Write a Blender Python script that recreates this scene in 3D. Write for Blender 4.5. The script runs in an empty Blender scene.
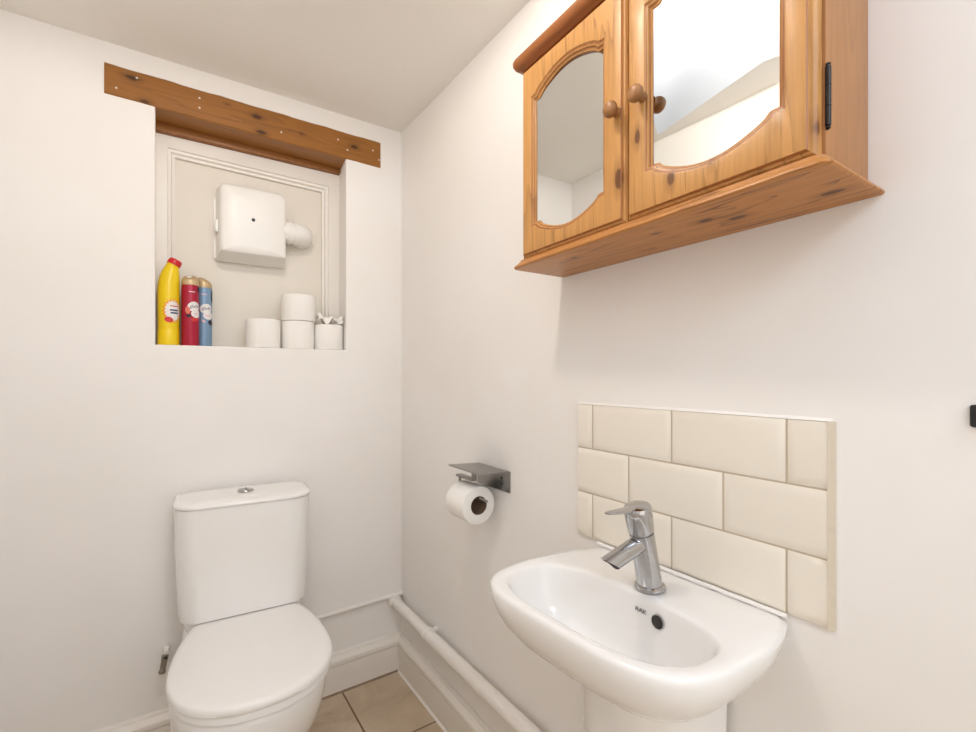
import bpy, bmesh, math, random
from mathutils import Vector, Matrix, Euler
from mathutils.bvhtree import BVHTree
random.seed(7)
SC = bpy.context.scene
COL = SC.collection
PI = math.pi

# ------------------------------------------------------------------ room constants (metres)
W = 0.803        # right wall plane x
B = 1.8156       # back wall plane y
L = -0.415       # left wall plane x
NEAR = -0.9      # open (hallway) end
CEIL = 2.202
CAM_H = 1.204

# ------------------------------------------------------------------ materials
def srgb(r, g, b):
    f = lambda c: (c / 255) / 12.92 if c / 255 <= 0.04045 else ((c / 255 + 0.055) / 1.055) ** 2.4
    return (f(r), f(g), f(b), 1)

class NT:
    def __init__(s, name):
        s.m = bpy.data.materials.new(name); s.m.use_nodes = True
        s.t = s.m.node_tree; s.b = s.t.nodes['Principled BSDF']
    def n(s, typ, **kw):
        x = s.t.nodes.new(typ)
        for k, v in kw.items(): setattr(x, k, v)
        return x
    def l(s, a, b): s.t.links.new(a, b)
    def math(s, op, a, b=None, c=None):
        x = s.n('ShaderNodeMath', operation=op)
        for i, v in enumerate((a, b, c)):
            if v is None: continue
            if hasattr(v, 'is_linked'): s.l(v, x.inputs[i])
            else: x.inputs[i].default_value = v
        return x.outputs[0]
    def mix(s, fac, a, b):
        x = s.n('ShaderNodeMix', data_type='RGBA')
        for sock, v in ((x.inputs['Factor'], fac), (x.inputs['A'], a), (x.inputs['B'], b)):
            if hasattr(v, 'is_linked'): s.l(v, sock)
            else: sock.default_value = v
        return [o for o in x.outputs if o.type == 'RGBA'][0]
    def coords(s, scale=(1, 1, 1), loc=(0, 0, 0), src='Object'):
        tc = s.n('ShaderNodeTexCoord'); mp = s.n('ShaderNodeMapping')
        s.l(tc.outputs[src], mp.inputs[0]); mp.inputs['Scale'].default_value = scale; mp.inputs['Location'].default_value = loc
        return mp.outputs[0]
    def noise(s, vec, scale, detail=3, rough=.5, dist=0):
        x = s.n('ShaderNodeTexNoise'); s.l(vec, x.inputs['Vector'])
        x.inputs['Scale'].default_value = scale; x.inputs['Detail'].default_value = detail
        x.inputs['Roughness'].default_value = rough; x.inputs['Distortion'].default_value = dist
        return x.outputs['Fac']
    def ramp(s, fac, stops):
        x = s.n('ShaderNodeValToRGB'); e = x.color_ramp.elements
        while len(e) < len(stops): e.new(.5)
        for i, (p, c) in enumerate(stops): e[i].position = p; e[i].color = c
        s.l(fac, x.inputs[0]); return x.outputs[0]
    def bump(s, h, strength, dist=.01):
        x = s.n('ShaderNodeBump'); x.inputs['Strength'].default_value = strength; x.inputs['Distance'].default_value = dist
        s.l(h, x.inputs['Height']); s.l(x.outputs[0], s.b.inputs['Normal'])
    def set(s, **kw):
        for k, v in kw.items():
            sock = s.b.inputs[k.replace('_', ' ')]
            if hasattr(v, 'is_linked'): s.l(v, sock)
            else: sock.default_value = v
        return s

def plain(name, col, rough=.5, metal=0, var=.03, scale=30, coat=0, bump=0):
    """a procedural material: base colour with a faint noise variation"""
    t = NT(name); v = t.coords()
    n = t.noise(v, scale, 2)
    dark = tuple(c * (1 - var) for c in col[:3]) + (1,)
    t.set(Base_Color=t.mix(n, dark, col), Roughness=rough, Metallic=metal, Coat_Weight=coat)
    if bump: t.bump(n, bump, .002)
    return t.m

def plaster(name, col, warm):
    t = NT(name); v = t.coords()
    a = t.noise(v, 2.2, 3, .55); f = t.noise(v, 38, 3, .6)
    t.set(Base_Color=t.mix(t.ramp(a, [(.35, (0, 0, 0, 1)), (.7, (1, 1, 1, 1))]), warm, col), Roughness=.62)
    h = t.math('ADD', t.math('MULTIPLY', a, 1.0), t.math('MULTIPLY', f, .035))
    t.bump(h, .35, .02)
    return t.m

def wood(name, axis, base, dark, knots=(), spots=(), rings=26, seed=0., rough=.42, coat=.14, contrast=1.):
    """pine with grain along axis (0,1,2); knots/spots: (x,y,z,r) in object space"""
    t = NT(name)
    sc = [1, 1, 1]; sc[axis] = .07
    tc = t.n('ShaderNodeTexCoord'); obj = tc.outputs['Object']
    mp = t.n('ShaderNodeMapping'); t.l(obj, mp.inputs[0]); mp.inputs['Scale'].default_value = sc; mp.inputs['Location'].default_value = (seed, seed * .7, seed * 1.3)
    n1 = t.noise(mp.outputs[0], 9, 3, .5, .4)
    n2 = t.noise(mp.outputs[0], 120, 4, .6)
    rg = t.math('FRACT', t.math('MULTIPLY', n1, rings / 2.))
    tri = t.math('ABSOLUTE', t.math('SUBTRACT', rg, .35))
    fac = t.math('ADD', t.math('MULTIPLY', tri, .9 * contrast), t.math('MULTIPLY', t.math('SUBTRACT', n2, .4), .8 * contrast))
    lt = tuple(min(1, c * 1.22) for c in base[:3]) + (1,)
    col = t.ramp(fac, [(0, base), (.35, lt), (.62, base), (.95, dark)])
    n3 = t.noise(mp.outputs[0], 2.3, 2)
    col = t.mix(t.math('MULTIPLY', n3, .35), col, tuple(c * .8 for c in base[:3]) + (1,))
    for kn, colr, el in [(k, (dark[0] * .42, dark[1] * .34, dark[2] * .25, 1), .5) for k in knots] + [(k, (.80, .75, .66, 1), 1.) for k in spots]:
        mpk = t.n('ShaderNodeMapping'); t.l(obj, mpk.inputs[0])
        s3 = [1., 1., 1.]; s3[axis] = el
        mpk.inputs['Scale'].default_value = s3
        mpk.inputs['Location'].default_value = tuple(-kn[i] * s3[i] for i in range(3))
        ln = t.n('ShaderNodeVectorMath', operation='LENGTH'); t.l(mpk.outputs[0], ln.inputs[0])
        d = t.math('ADD', ln.outputs['Value'], t.math('MULTIPLY', t.math('SUBTRACT', n2, .5), kn[3] * (1.6 if el < 1 else .3)))
        if el < 1:
            halo = t.math('SUBTRACT', 1., t.math('MINIMUM', 1., t.math('DIVIDE', d, kn[3] * 2.6)))
            col = t.mix(t.math('MULTIPLY', halo, .75), col, dark)
        core = t.math('MINIMUM', 1., t.math('MAXIMUM', 0., t.math('MULTIPLY', t.math('SUBTRACT', 1.15, t.math('DIVIDE', d, kn[3])), 3.)))
        col = t.mix(t.math('MULTIPLY', core, .8), col, colr)
    t.set(Base_Color=col, Roughness=rough, Coat_Weight=coat, Coat_Roughness=.25, Specular_IOR_Level=.32)
    t.bump(n2, .12, .002)
    return t.m

M = {}
M['wall'] = plaster('white_plaster', (.865, .845, .83, 1), (.84, .815, .785, 1))
M['ceiling'] = plaster('ceiling_plaster', (.85, .825, .785, 1), (.83, .80, .755, 1))
M['well'] = plaster('daylight_tinted_plaster', (.70, .77, .88, 1), (.68, .75, .86, 1))  # white plaster with the cool cast of daylight mixed into its colour
M['gloss'] = plain('white_gloss_paint', (.83, .79, .735, 1), .35, var=.04, scale=12)
M['niche_paint'] = plain('niche_paint', (.80, .752, .675, 1), .5, var=.03, scale=8)
M['ceramic'] = plain('white_ceramic', (.86, .85, .835, 1), .12, var=.01, scale=5, coat=.4)
M['seat'] = plain('white_seat_plastic', (.86, .845, .825, 1), .2, var=.01, scale=5)
M['plastic'] = plain('white_plastic', (.86, .845, .815, 1), .35, var=.015, scale=10)
M['pipe_paint'] = plain('painted_pipe', (.83, .80, .765, 1), .4, var=.05, scale=25, bump=.15)
M['paper'] = plain('tissue_paper', (.90, .885, .85, 1), .9, var=.04, scale=160, bump=.25)
M['core'] = plain('cardboard', srgb(120, 98, 76), .85)
M['chrome'] = plain('chrome', (.50, .50, .51, 1), .06, 1, var=.02)
M['steel'] = plain('brushed_steel', (.36, .345, .33, 1), .33, 1, var=.12, scale=60)
M['black'] = plain('black_metal', (.012, .012, .012, 1), .4, 0, var=.2)
M['hinge'] = plain('dark_bronze', (.035, .03, .028, 1), .35, .7, var=.3)
M['dark'] = plain('dark_hole', (.02, .016, .013, 1), .6)
M['tile'] = plain('cream_glaze', (.83, .775, .685, 1), .14, var=.03, scale=6, coat=.3)
M['grout'] = plain('beige_grout', (.52, .44, .33, 1), .8, var=.12, scale=80)
M['grime'] = plain('grimy_joint', (.33, .24, .16, 1), .8, var=.4, scale=60)
M['edge'] = plain('pale_grout_edge', (.66, .58, .46, 1), .7, var=.12, scale=80)
M['caulk'] = plain('white_sealant', (.88, .86, .83, 1), .45)
M['yellow'] = plain('yellow_plastic', (.86, .62, .005, 1), .3, var=.04, scale=12)
M['redcap'] = plain('red_plastic', (.62, .015, .02, 1), .3)
M['redcan'] = plain('crimson_tin', (.40, .004, .035, 1), .3, .15, var=.1)
M['bluecan'] = plain('blue_grey_tin', (.20, .33, .49, 1), .3, .15, var=.1)
M['gold'] = plain('gold_plastic', (.58, .43, .25, 1), .35, .35, var=.06)
M['label_white'] = plain('label_white', (.82, .80, .78, 1), .5)
M['label_red'] = plain('label_red', (.62, .03, .03, 1), .5)
M['label_coral'] = plain('label_coral', (.72, .18, .12, 1), .5)
M['label_orange'] = plain('label_orange', (.88, .36, .02, 1), .5)
M['label_navy'] = plain('label_navy', (.03, .05, .16, 1), .5)
M['label_pink'] = plain('label_pink', (.75, .45, .5, 1), .5)
M['label_black'] = plain('label_black', (.012, .012, .02, 1), .5)
M['button'] = plain('grey_chrome', (.45, .44, .42, 1), .2, 1)
M['brass'] = plain('tarnished_fitting', (.30, .26, .21, 1), .45, .3, var=.3)
M['logo'] = plain('printed_grey', (.10, .10, .10, 1), .5)

def mat_mirror():
    t = NT('mirror_glass'); v = t.coords(); n = t.noise(v, 3, 1)
    t.set(Base_Color=t.mix(n, (.84, .86, .85, 1), (.86, .88, .87, 1)), Metallic=1., Roughness=.012); return t.m
M['mirror'] = mat_mirror()
def mat_globe():
    t = NT('lamp_glow'); v = t.coords(); n = t.noise(v, 4, 1)
    c = t.mix(n, (1, .89, .77, 1), (1, .90, .78, 1))
    t.set(Base_Color=(1, 1, 1, 1), Emission_Color=c, Emission_Strength=LAMP); return t.m
LAMP = 178.
M['globe'] = mat_globe()

def mat_floor():
    t = NT('stone_floor_tile'); tc = t.n('ShaderNodeTexCoord'); o = tc.outputs['Object']
    sp = t.n('ShaderNodeSeparateXYZ'); t.l(o, sp.inputs[0])
    g = []; ids = []
    for ax, off in ((0, .551), (1, 1.456)):
        u = t.math('DIVIDE', t.math('SUBTRACT', sp.outputs[ax], off - 3.33), .333)
        fr = t.math('FRACT', u); ids.append(t.math('FLOOR', u))
        e = t.math('MINIMUM', fr, t.math('SUBTRACT', 1., fr))
        g.append(e)
    edge = t.math('MINIMUM', g[0], g[1])
    gm = t.math('LESS_THAN', edge, .0095)
    cid = t.n('ShaderNodeCombineXYZ'); t.l(ids[0], cid.inputs[0]); t.l(ids[1], cid.inputs[1])
    wn = t.n('ShaderNodeTexWhiteNoise'); t.l(cid.outputs[0], wn.inputs['Vector'])
    n1 = t.noise(o, 7, 5, .6, .6); n2 = t.noise(o, 60, 3)
    c = t.ramp(n1, [(.3, srgb(178, 158, 134)), (.5, srgb(200, 181, 156)), (.7, srgb(214, 198, 176))])
    c = t.mix(t.math('MULTIPLY', n2, .25), c, srgb(168, 150, 127))
    c = t.mix(t.math('MULTIPLY', wn.outputs['Value'], .2), c, srgb(188, 168, 142))
    c = t.mix(gm, c, srgb(112, 88, 66))
    t.set(Base_Color=c, Roughness=.4)
    h = t.math('MINIMUM', t.math('MULTIPLY', edge, 60.), 1.)
    t.bump(h, .5, .002)
    return t.m
M['floor'] = mat_floor()

# ------------------------------------------------------------------ object helpers
def tag(o, label=None, cat=None, group=None, kind=None):
    if label: o['label'] = label
    if cat: o['category'] = cat
    if group: o['group'] = group
    if kind: o['kind'] = kind
    return o
def thing(name, loc, label, cat, rz=0, group=None):
    o = bpy.data.objects.new(name, None); COL.objects.link(o)
    o.location = loc; o.rotation_euler = (0, 0, rz); o.empty_display_size = .03
    return tag(o, label, cat, group)
def finish(bm, name, mat, angle=32, smooth=True):
    bmesh.ops.remove_doubles(bm, verts=bm.verts, dist=1e-6)
    bmesh.ops.recalc_face_normals(bm, faces=bm.faces)
    me = bpy.data.meshes.new(name); bm.to_mesh(me); bm.free()
    for m in (mat if isinstance(mat, (list, tuple)) else [mat]): me.materials.append(m)
    if smooth:
        me.polygons.foreach_set('use_smooth', [True] * len(me.polygons))
        me.set_sharp_from_angle(angle=math.radians(angle))
    return me
def obj(name, bm, mat, parent=None, world=False, angle=32, smooth=True, bevel=0, label=None, kind=None):
    """ONE mesh object; world=True: bm holds world coordinates and is moved into the parent's frame"""
    if world and parent is not None:
        mw = Matrix.LocRotScale(parent.location, parent.rotation_euler, None)
        bm.transform(mw.inverted())
    if bevel:
        bmesh.ops.remove_doubles(bm, verts=bm.verts, dist=1e-6)
        es = [e for e in bm.edges if len(e.link_faces) == 2 and e.calc_face_angle(0) > .6]
        bmesh.ops.bevel(bm, geom=es, offset=bevel, segments=2, profile=.6, affect='EDGES', clamp_overlap=True)
    o = bpy.data.objects.new(name, finish(bm, name, mat, angle, smooth)); COL.objects.link(o)
    if parent is not None: o.parent = parent
    if label: o['label'] = label
    if kind: o['kind'] = kind
    return o

def box(bm, x0, x1, y0, y1, z0, z1):
    v = [bm.verts.new((x, y, z)) for x in (x0, x1) for y in (y0, y1) for z in (z0, z1)]
    for f in ((0, 1, 3, 2), (4, 6, 7, 5), (0, 4, 5, 1), (2, 3, 7, 6), (0, 2, 6, 4), (1, 5, 7, 3)):
        bm.faces.new([v[i] for i in f])
    return v
def loft(bm, loops, cap0=True, cap1=True, close=True):
    rings = [[bm.verts.new(p) for p in lp] for lp in loops]
    n = len(rings[0])
    for a, b in zip(rings, rings[1:]):
        for i in range(n if close else n - 1):
            j = (i + 1) % n
            bm.faces.new((a[i], a[j], b[j], b[i]))
    if cap0: bm.faces.new(rings[0][::-1])
    if cap1: bm.faces.new(rings[-1])
    return rings
def circ(r, z, n=32, cx=0, cy=0, ry=None):
    ry = r if ry is None else ry
    return [(cx + r * math.cos(2 * PI * i / n), cy + ry * math.sin(2 * PI * i / n), z) for i in range(n)]
def lathe(bm, prof, n=32, mat=None, cap0=True, cap1=True):
    rings = [circ(max(r, 1e-4), z, n) for r, z in prof]
    if mat is not None: rings = [[tuple(mat @ Vector(p)) for p in lp] for lp in rings]
    return loft(bm, rings, cap0, cap1)
def frame_z(p, d):
    """matrix placing local +Z along d at p"""
    return Matrix.Translation(p) @ Vector(d).to_track_quat('Z', 'Y').to_matrix().to_4x4()
def tube(bm, pts, r, n=16, caps=True):
    pts = [Vector(p) for p in pts]; rr = r if isinstance(r, (list, tuple)) else [r] * len(pts)
    up = None; loops = []
    for i, p in enumerate(pts):
        d = (pts[min(i + 1, len(pts) - 1)] - pts[max(i - 1, 0)]).normalized()
        if up is None:
            up = d.cross(Vector((0, 0, 1)) if abs(d.z) < .9 else Vector((1, 0, 0))).normalized()
        up = (up - d * up.dot(d)).normalized(); s = d.cross(up)
        loops.append([tuple(p + (up * math.cos(2 * PI * k / n) + s * math.sin(2 * PI * k / n)) * rr[i]) for k in range(n)])
    return loft(bm, loops, caps, caps)
def arc(c, r, a0, a1, n, ax='xy'):
    out = []
    for i in range(n + 1):
        a = a0 + (a1 - a0) * i / n
        out.append((c[0] + r * math.cos(a), c[1] + r * math.sin(a)))
    return out
def rrect(x0, x1, y0, y1, r, n=5):
    """rounded rectangle, ccw list of 2D points; r: one radius or four (x0y0,x1y0,x1y1,x0y1)"""
    rs = r if isinstance(r, (list, tuple)) else [r] * 4
    P = []
    for (cx, cy, a, q) in ((x0 + rs[0], y0 + rs[0], PI, rs[0]), (x1 - rs[1], y0 + rs[1], 1.5 * PI, rs[1]), (x1 - rs[2], y1 - rs[2], 0, rs[2]), (x0 + rs[3], y1 - rs[3], .5 * PI, rs[3])):
        for i in range(n + 1):
            P.append((cx + q * math.cos(a + .5 * PI * i / n), cy + q * math.sin(a + .5 * PI * i / n)))
    return P

# ------------------------------------------------------------------ the room
NX0, NX1, NZ0 = -.0285, .573, 1.298           # niche opening in the back wall
LX0, LX1 = -.153, .711                        # lintel ends
bm = bmesh.new()
box(bm, L - .02, W + .02, NEAR, B + .02, -.04, 0)
tag(obj('floor', bm, M['floor'], smooth=False), kind='structure')

# back wall: cells around the niche and the lintel, splayed reveals and sill
bm = bmesh.new()
xs = [L, LX0, NX0, NX1, LX1, W]; zs = [0, NZ0, 2.0335, 2.1375, CEIL]
lint_bot = lambda x: 2.0465 + (x - LX0) / (LX1 - LX0) * (2.034 - 2.0465)
lint_top = lambda x: 2.138 + (x - LX0) / (LX1 - LX0) * (2.1345 - 2.138)
def zv(x, k): return lint_bot(x) if k == 2 else lint_top(x) if k == 3 else zs[k]
for i in range(5):
    for k in range(4):
        if (k == 1 and i == 2) or (k == 2 and 1 <= i <= 3): continue
        bm.faces.new([bm.verts.new(p) for p in ((xs[i], B, zv(xs[i], k)), (xs[i + 1], B, zv(xs[i + 1], k)), (xs[i + 1], B, zv(xs[i + 1], k + 1)), (xs[i], B, zv(xs[i], k + 1)))])
YB = 1.99
SX = .018
def quad(*p): bm.faces.new([bm.verts.new(q) for q in p])
quad((NX0, B, NZ0), (NX0, B, lint_bot(NX0)), (NX0 - .002, YB, lint_bot(NX0)), (NX0 - .002, YB, NZ0))
quad((NX1, B, NZ0), (NX1 + SX, YB, NZ0), (NX1 + SX, YB, lint_bot(NX1)), (NX1, B, lint_bot(NX1)))
quad((NX0, B, NZ0), (NX0 - .002, YB, NZ0), (NX1 + SX, YB, NZ0), (NX1, B, NZ0))
bmesh.ops.remove_doubles(bm, verts=bm.verts, dist=1e-5)
bmesh.ops.recalc_face_normals(bm, faces=bm.faces)
es = [e for e in bm.edges if len(e.link_faces) == 2 and e.calc_face_angle(0) > .6 and abs(e.verts[0].co.y - B) < 1e-4 and abs(e.verts[1].co.y - B) < 1e-4]
bmesh.ops.bevel(bm, geom=es, offset=.005, segments=3, profile=.5, affect='EDGES')
tag(obj('wall_back', bm, M['wall']), kind='structure')

bm = bmesh.new()
box(bm, W, W + .1, NEAR, B + .1, 0, 2.6)
tag(obj('wall_right', bm, M['wall'], smooth=False), kind='structure')
bm = bmesh.new()
box(bm, L - .1, L, NEAR, B + .1, 0, CEIL + .02)
tag(obj('wall_left', bm, M['wall'], smooth=False), kind='structure')

# ceiling: flat part, plus the raised well over the middle of the room
RZ = 2.42
bd = [(W, .70), (.25, .90), (-.375, 1.236), (-.258, .758), (-.285, .66), (-.33, NEAR)]
bm = bmesh.new()
V = lambda x, y, z=CEIL: bm.verts.new((x, y, z))
bm.faces.new([V(*p) for p in ((L, B), (W, B), (W, .70), (.25, .90), (-.375, 1.236), (L, 1.236))])
bm.faces.new([V(*p) for p in ((L, 1.236), (-.375, 1.236), (-.258, .758), (-.285, .66), (-.33, NEAR), (L, NEAR))])
bi = [(W, .42), (.32, .52), (.06, .60), (.06, .48), (.06, .38), (.06, NEAR)]
tag(obj('ceiling', bm, M['ceiling'], smooth=False), kind='structure')
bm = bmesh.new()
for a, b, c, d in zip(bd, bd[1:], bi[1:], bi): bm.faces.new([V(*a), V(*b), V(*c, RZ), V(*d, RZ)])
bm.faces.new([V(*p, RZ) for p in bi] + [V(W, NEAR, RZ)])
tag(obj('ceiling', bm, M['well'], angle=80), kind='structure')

# baseboards: moulded profile (offset from the wall, height)
SK = [(0, 0), (.024, 0), (.024, .101), (.0205, .103), (.0205, .107), (.028, .110), (.029, .116), (.027, .124), (.020, .131), (.014, .137), (.012, .143), (.008, .146), (0, .146)]
def skirting(name, f0, f1):
    bm = bmesh.new()
    loft(bm, [[f0(o, z) for o, z in SK], [f1(o, z) for o, z in SK]])
    return tag(obj(name, bm, M['gloss'], angle=25), kind='structure')
skirting('baseboard_back', lambda o, z: (L, B - o, z), lambda o, z: (W - o, B - o, z))
skirting('baseboard_right', lambda o, z: (W - o, B - o, z), lambda o, z: (W - o, NEAR, z))
# mastic strip along the foot of the baseboards
bm = bmesh.new()
loft(bm, [[(L, B - .024, 0), (L, B - .029, 0), (L, B - .024, .006)], [(W - .024, B - .024, 0), (W - .029, B - .029, 0), (W - .024, B - .024, .006)]])
tag(obj('trim_2', bm, M['grime'], smooth=False), kind='structure')
bm = bmesh.new()
loft(bm, [[(W - .024, B - .024, 0), (W - .030, B - .030, 0), (W - .024, B - .024, .007)], [(W - .024, NEAR, 0), (W - .030, NEAR, 0), (W - .024, NEAR, .007)]])
tag(obj('trim_1', bm, M['caulk'], smooth=False), kind='structure')

# niche back: architrave frame and painted panel (boxed-in old window)
FY, PY = 1.94, 1.972
bm = bmesh.new()
box(bm, NX0 - .01, NX1 + .03, PY, PY + .015, NZ0 - .01, 2.06)
tag(obj('wall_niche', bm, M['niche_paint'], smooth=False), kind='structure')
bm = bmesh.new()
fx0, fx1, fz1 = NX0 - .0015, NX1 + SX * .72, 2.017
ix0, ix1, iz = .025, .520, 1.954
def fl(dx, y): return [(ix0 + -dx, y, NZ0), (ix0 - dx, y, iz + dx), (ix1 + dx, y, iz - .012 + dx), (ix1 + dx, y, NZ0)]
outer = lambda y: [(fx0, y, NZ0), (fx0, y, fz1), (fx1, y, fz1), (fx1, y, NZ0)]
loft(bm, [outer(PY), outer(FY), fl(.022, FY), fl(.020, FY + .006), fl(.012, FY + .008), fl(.008, FY + .016), fl(0, FY + .018), fl(0, PY)], False, False, close=False)
tag(obj('window_1', bm, M['gloss'], angle=20), kind='structure')

# ------------------------------------------------------------------ timber lintel
lb = thing('lintel_beam', (.28, B, 2.04), 'brown varnished timber lintel set into the wall above the niche', 'beam')
knots = [(-.365, 0, .073, .008), (-.335, 0, .012, .006), (-.02, 0, .062, .008), (-.005, 0, .012, .007), (.325, 0, .050, .007), (.13, 0, .045, .004), (-.11, 0, .075, .004)]
spots = [(x, -.003, z, .0032) for x, z in ((-.405, .03), (-.355, .078), (-.19, .070), (-.19, .038), (.06, .030), (.262, .060), (.298, .030), (.40, .055), (.425, .024))]
M['oak'] = wood('stained_beam_wood', 0, srgb(142, 92, 38), srgb(88, 52, 18), knots, spots, rings=20, rough=.45, coat=.15)
M['oak2'] = wood('stained_plank_wood', 0, srgb(142, 92, 44), srgb(82, 48, 18), rings=16, seed=3.1, rough=.5, coat=.1)
bm = bmesh.new()
N = 40; loops = []
for i in range(N + 1):
    x = LX0 - .0006 + (LX1 - LX0 + .0012) * i / N
    j = lambda k: .0012 * math.sin(x * 37 + k * 2.1) + .0008 * math.sin(x * 91 + k)
    zb, zt = lint_bot(x) - .0004, lint_top(x) + .0016 + .8 * j(1)
    yf = B - .003 + .3 * j(2)
    loops.append([(x, 1.915, zb), (x, yf + .003, zb), (x, yf, zb + .003), (x, yf, zt - .004), (x, yf + .004, zt), (x, 1.915, zt)])
loft(bm, loops)
obj('front_beam', bm, M['oak'], lb, world=True, angle=40)
bm = bmesh.new()
box(bm, NX0 - .001, NX1 + SX * .6, 1.918, 1.986, 2.018, 2.047)
obj('rear_plank', bm, M['oak2'], lb, world=True, bevel=.002)

# ------------------------------------------------------------------ extractor unit in the niche
ex = thing('extractor_unit', (.25, PY, 1.73), 'white boxy extractor unit with a duct elbow on the niche back panel', 'fan unit')
bm = bmesh.new()
x0, x1, z0, z1, yf, yb = .147, .376, 1.613, 1.880, 1.868, 1.955
secs = []
for f, y in ((0, yb), (.0035, 1.92), (.0065, 1.886), (.008, 1.879), (.011, 1.8745), (.018, 1.871), (.06, 1.868)):
    zb = z0 + .020 * min(1, (yb - y) / .07) + (f - .0065) * .5 * (y < 1.885)
    P = rrect(x0 + f, x1 - f, zb, z1 - f, [.004, .006, .028, .020])
    secs.append([(px, y, pz) for px, pz in P])
loft(bm, secs)
obj('front_cover', bm, M['plastic'], ex, world=True, angle=50)
bm = bmesh.new()
P = rrect(x0 - .006, x1 - .006, z0 + .006, z1 - .04, .01)
loft(bm, [[(a, y, b) for a, b in P] for y in (PY - .0005, yb + .0005)])
obj('back_plate', bm, M['plastic'], ex, world=True)
bm = bmesh.new()
P = rrect(yb - .050, yb - .018, 1.705, 1.750, .006)
loft(bm, [[(x0 + .004, a, b) for a, b in P], [(x0 - .005, a, b) for a, b in P]])
obj('side_switch', bm, M['plastic'], ex, world=True)
bm = bmesh.new()
lathe(bm, [(.0062, 0), (.0058, .001), (.004, .0016)], 20, frame_z((.2575, yf + .0002, 1.756), (0, -1, 0)))
obj('sensor_dot', bm, M['black'], ex, world=True, label='small black dot on the cover')
bm = bmesh.new()
pts = [(x1 - .014, 1.912, 1.742), (.385, 1.912, 1.742), (.41, 1.912, 1.742)]
pts += [(.41 + .030 * math.sin(a), 1.942 - .030 * math.cos(a), 1.742) for a in [PI / 16 * k for k in range(1, 9)]]
pts += [(.440, PY - .0005, 1.742)]
tube(bm, pts, .040, 28)
for xx in (.384, .407): tube(bm, [(xx - .006, 1.912, 1.742), (xx - .005, 1.912, 1.742), (xx + .005, 1.912, 1.742), (xx + .006, 1.912, 1.742)], [.0394, .0428, .0428, .0394], 28)
obj('duct_elbow', bm, M['plastic'], ex, world=True)

# ------------------------------------------------------------------ bottles and cans on the niche sill
def wrap(pts_loops, R, a0, z0, bm, cx=0., cy=0.):
    """rings of 2D outlines (s,z) wrapped on a cylinder of radius R; a0 = facing angle from -Y towards +X"""
    rings = []
    for lp in pts_loops:
        rings.append([bm.verts.new((cx + R * math.sin(a0 + s / R), cy - R * math.cos(a0 + s / R), z0 + z)) for s, z in lp])
    n = len(rings[0])
    for a, b in zip(rings, rings[1:]):
        for i in range(n): bm.faces.new((a[i], a[(i + 1) % n], b[(i + 1) % n], b[i]))
    bm.faces.new(rings[-1])
def patch(bm, outline, R, a0, z0):
    cs = sum(p[0] for p in outline) / len(outline); cz = sum(p[1] for p in outline) / len(outline)
    wrap([[(cs + (s - cs) * k, cz + (z - cz) * k) for s, z in outline] for k in (1, .8, .6, .4, .2, .03)], R, a0, z0, bm)
def ellipse(a, b, n=28, rot=0, cs=0, cz=0):
    out = []
    for i in range(n):
        t = 2 * PI * i / n; x, y = a * math.cos(t), b * math.sin(t)
        out.append((cs + x * math.cos(rot) - y * math.sin(rot), cz + x * math.sin(rot) + y * math.cos(rot)))
    return out
def bar(s0, s1, z0, z1, n=6):
    return [(s0 + (s1 - s0) * i / n, z0) for i in range(n + 1)] + [(s1 - (s1 - s0) * i / n, z1) for i in range(n + 1)]
def text_mesh(txt, size, shear=0., offset=0.):
    cu = bpy.data.curves.new('lettering', 'FONT'); cu.body = txt; cu.size = size; cu.align_x = 'CENTER'; cu.align_y = 'CENTER'; cu.shear = shear; cu.resolution_u = 3; cu.offset = offset
    to = bpy.data.objects.new('lettering', cu); COL.objects.link(to)
    dg = bpy.context.evaluated_depsgraph_get(); dg.update()
    me = bpy.data.meshes.new_from_object(to.evaluated_get(dg))
    bpy.data.objects.remove(to); bpy.data.curves.remove(cu)
    b = bmesh.new(); b.from_mesh(me); bpy.data.meshes.remove(me); return b
def text_wrap(txt, size, R, a0, z0, rot=0., shear=.15):
    b = text_mesh(txt, size, shear)
    for v in b.verts:
        s, z = v.co.x * math.cos(rot) - v.co.y * math.sin(rot), v.co.x * math.sin(rot) + v.co.y * math.cos(rot)
        v.co = (R * math.sin(a0 + s / R), -R * math.cos(a0 + s / R), z0 + z)
    return b

# bleach bottle
bt = thing('cleaner_bottle', (.0062, 1.875, NZ0 + .0003), 'yellow toilet cleaner bottle with red cap at the left end of the niche sill', 'bottle')
R0 = .0305
prof = [(.0, .026, 0, 0), (.002, .0295, 0, 0), (.006, R0, 0, 0), (.048, R0, 0, 0), (.051, R0 - .0012, 0, 0), (.054, R0 - .0006, 0, 0), (.10, R0 - .0008, 0, 0), (.15, R0, 0, 0), (.185, R0, .0, 0), (.205, .0298, .001, 3), (.222, .0282, .003, 7), (.237, .0255, .0055, 12), (.250, .0222, .0085, 18), (.260, .0195, .011, 23), (.266, .0180, .0125, 25)]
bm = bmesh.new(); loops = []
for z, r, sh, tl in prof:
    a = math.radians(tl)
    loops.append([(sh + x * math.cos(a), y, z - x * math.sin(a)) for x, y, _ in circ(r, 0, 40)])
loft(bm, loops)
obj('bottle_body', bm, M['yellow'], bt, angle=40)
bm = bmesh.new()
a = math.radians(25); ax = Vector((math.sin(a), 0, math.cos(a)))
lathe(bm, [(.0196, 0), (.0202, .002), (.0198, .012), (.0186, .0165), (.0165, .0195), (.010, .0205)], 32, frame_z(Vector((.0125, 0, .2655)) + ax * .0005, ax))
obj('cap', bm, M['redcap'], bt, label='red screw cap')
bm = bmesh.new(); star = []
for i in range(36):
    rr = 1. if i % 2 == 0 else .80
    star.append((.026 * rr * math.cos(2 * PI * i / 36), .036 * rr * math.sin(2 * PI * i / 36)))
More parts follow.
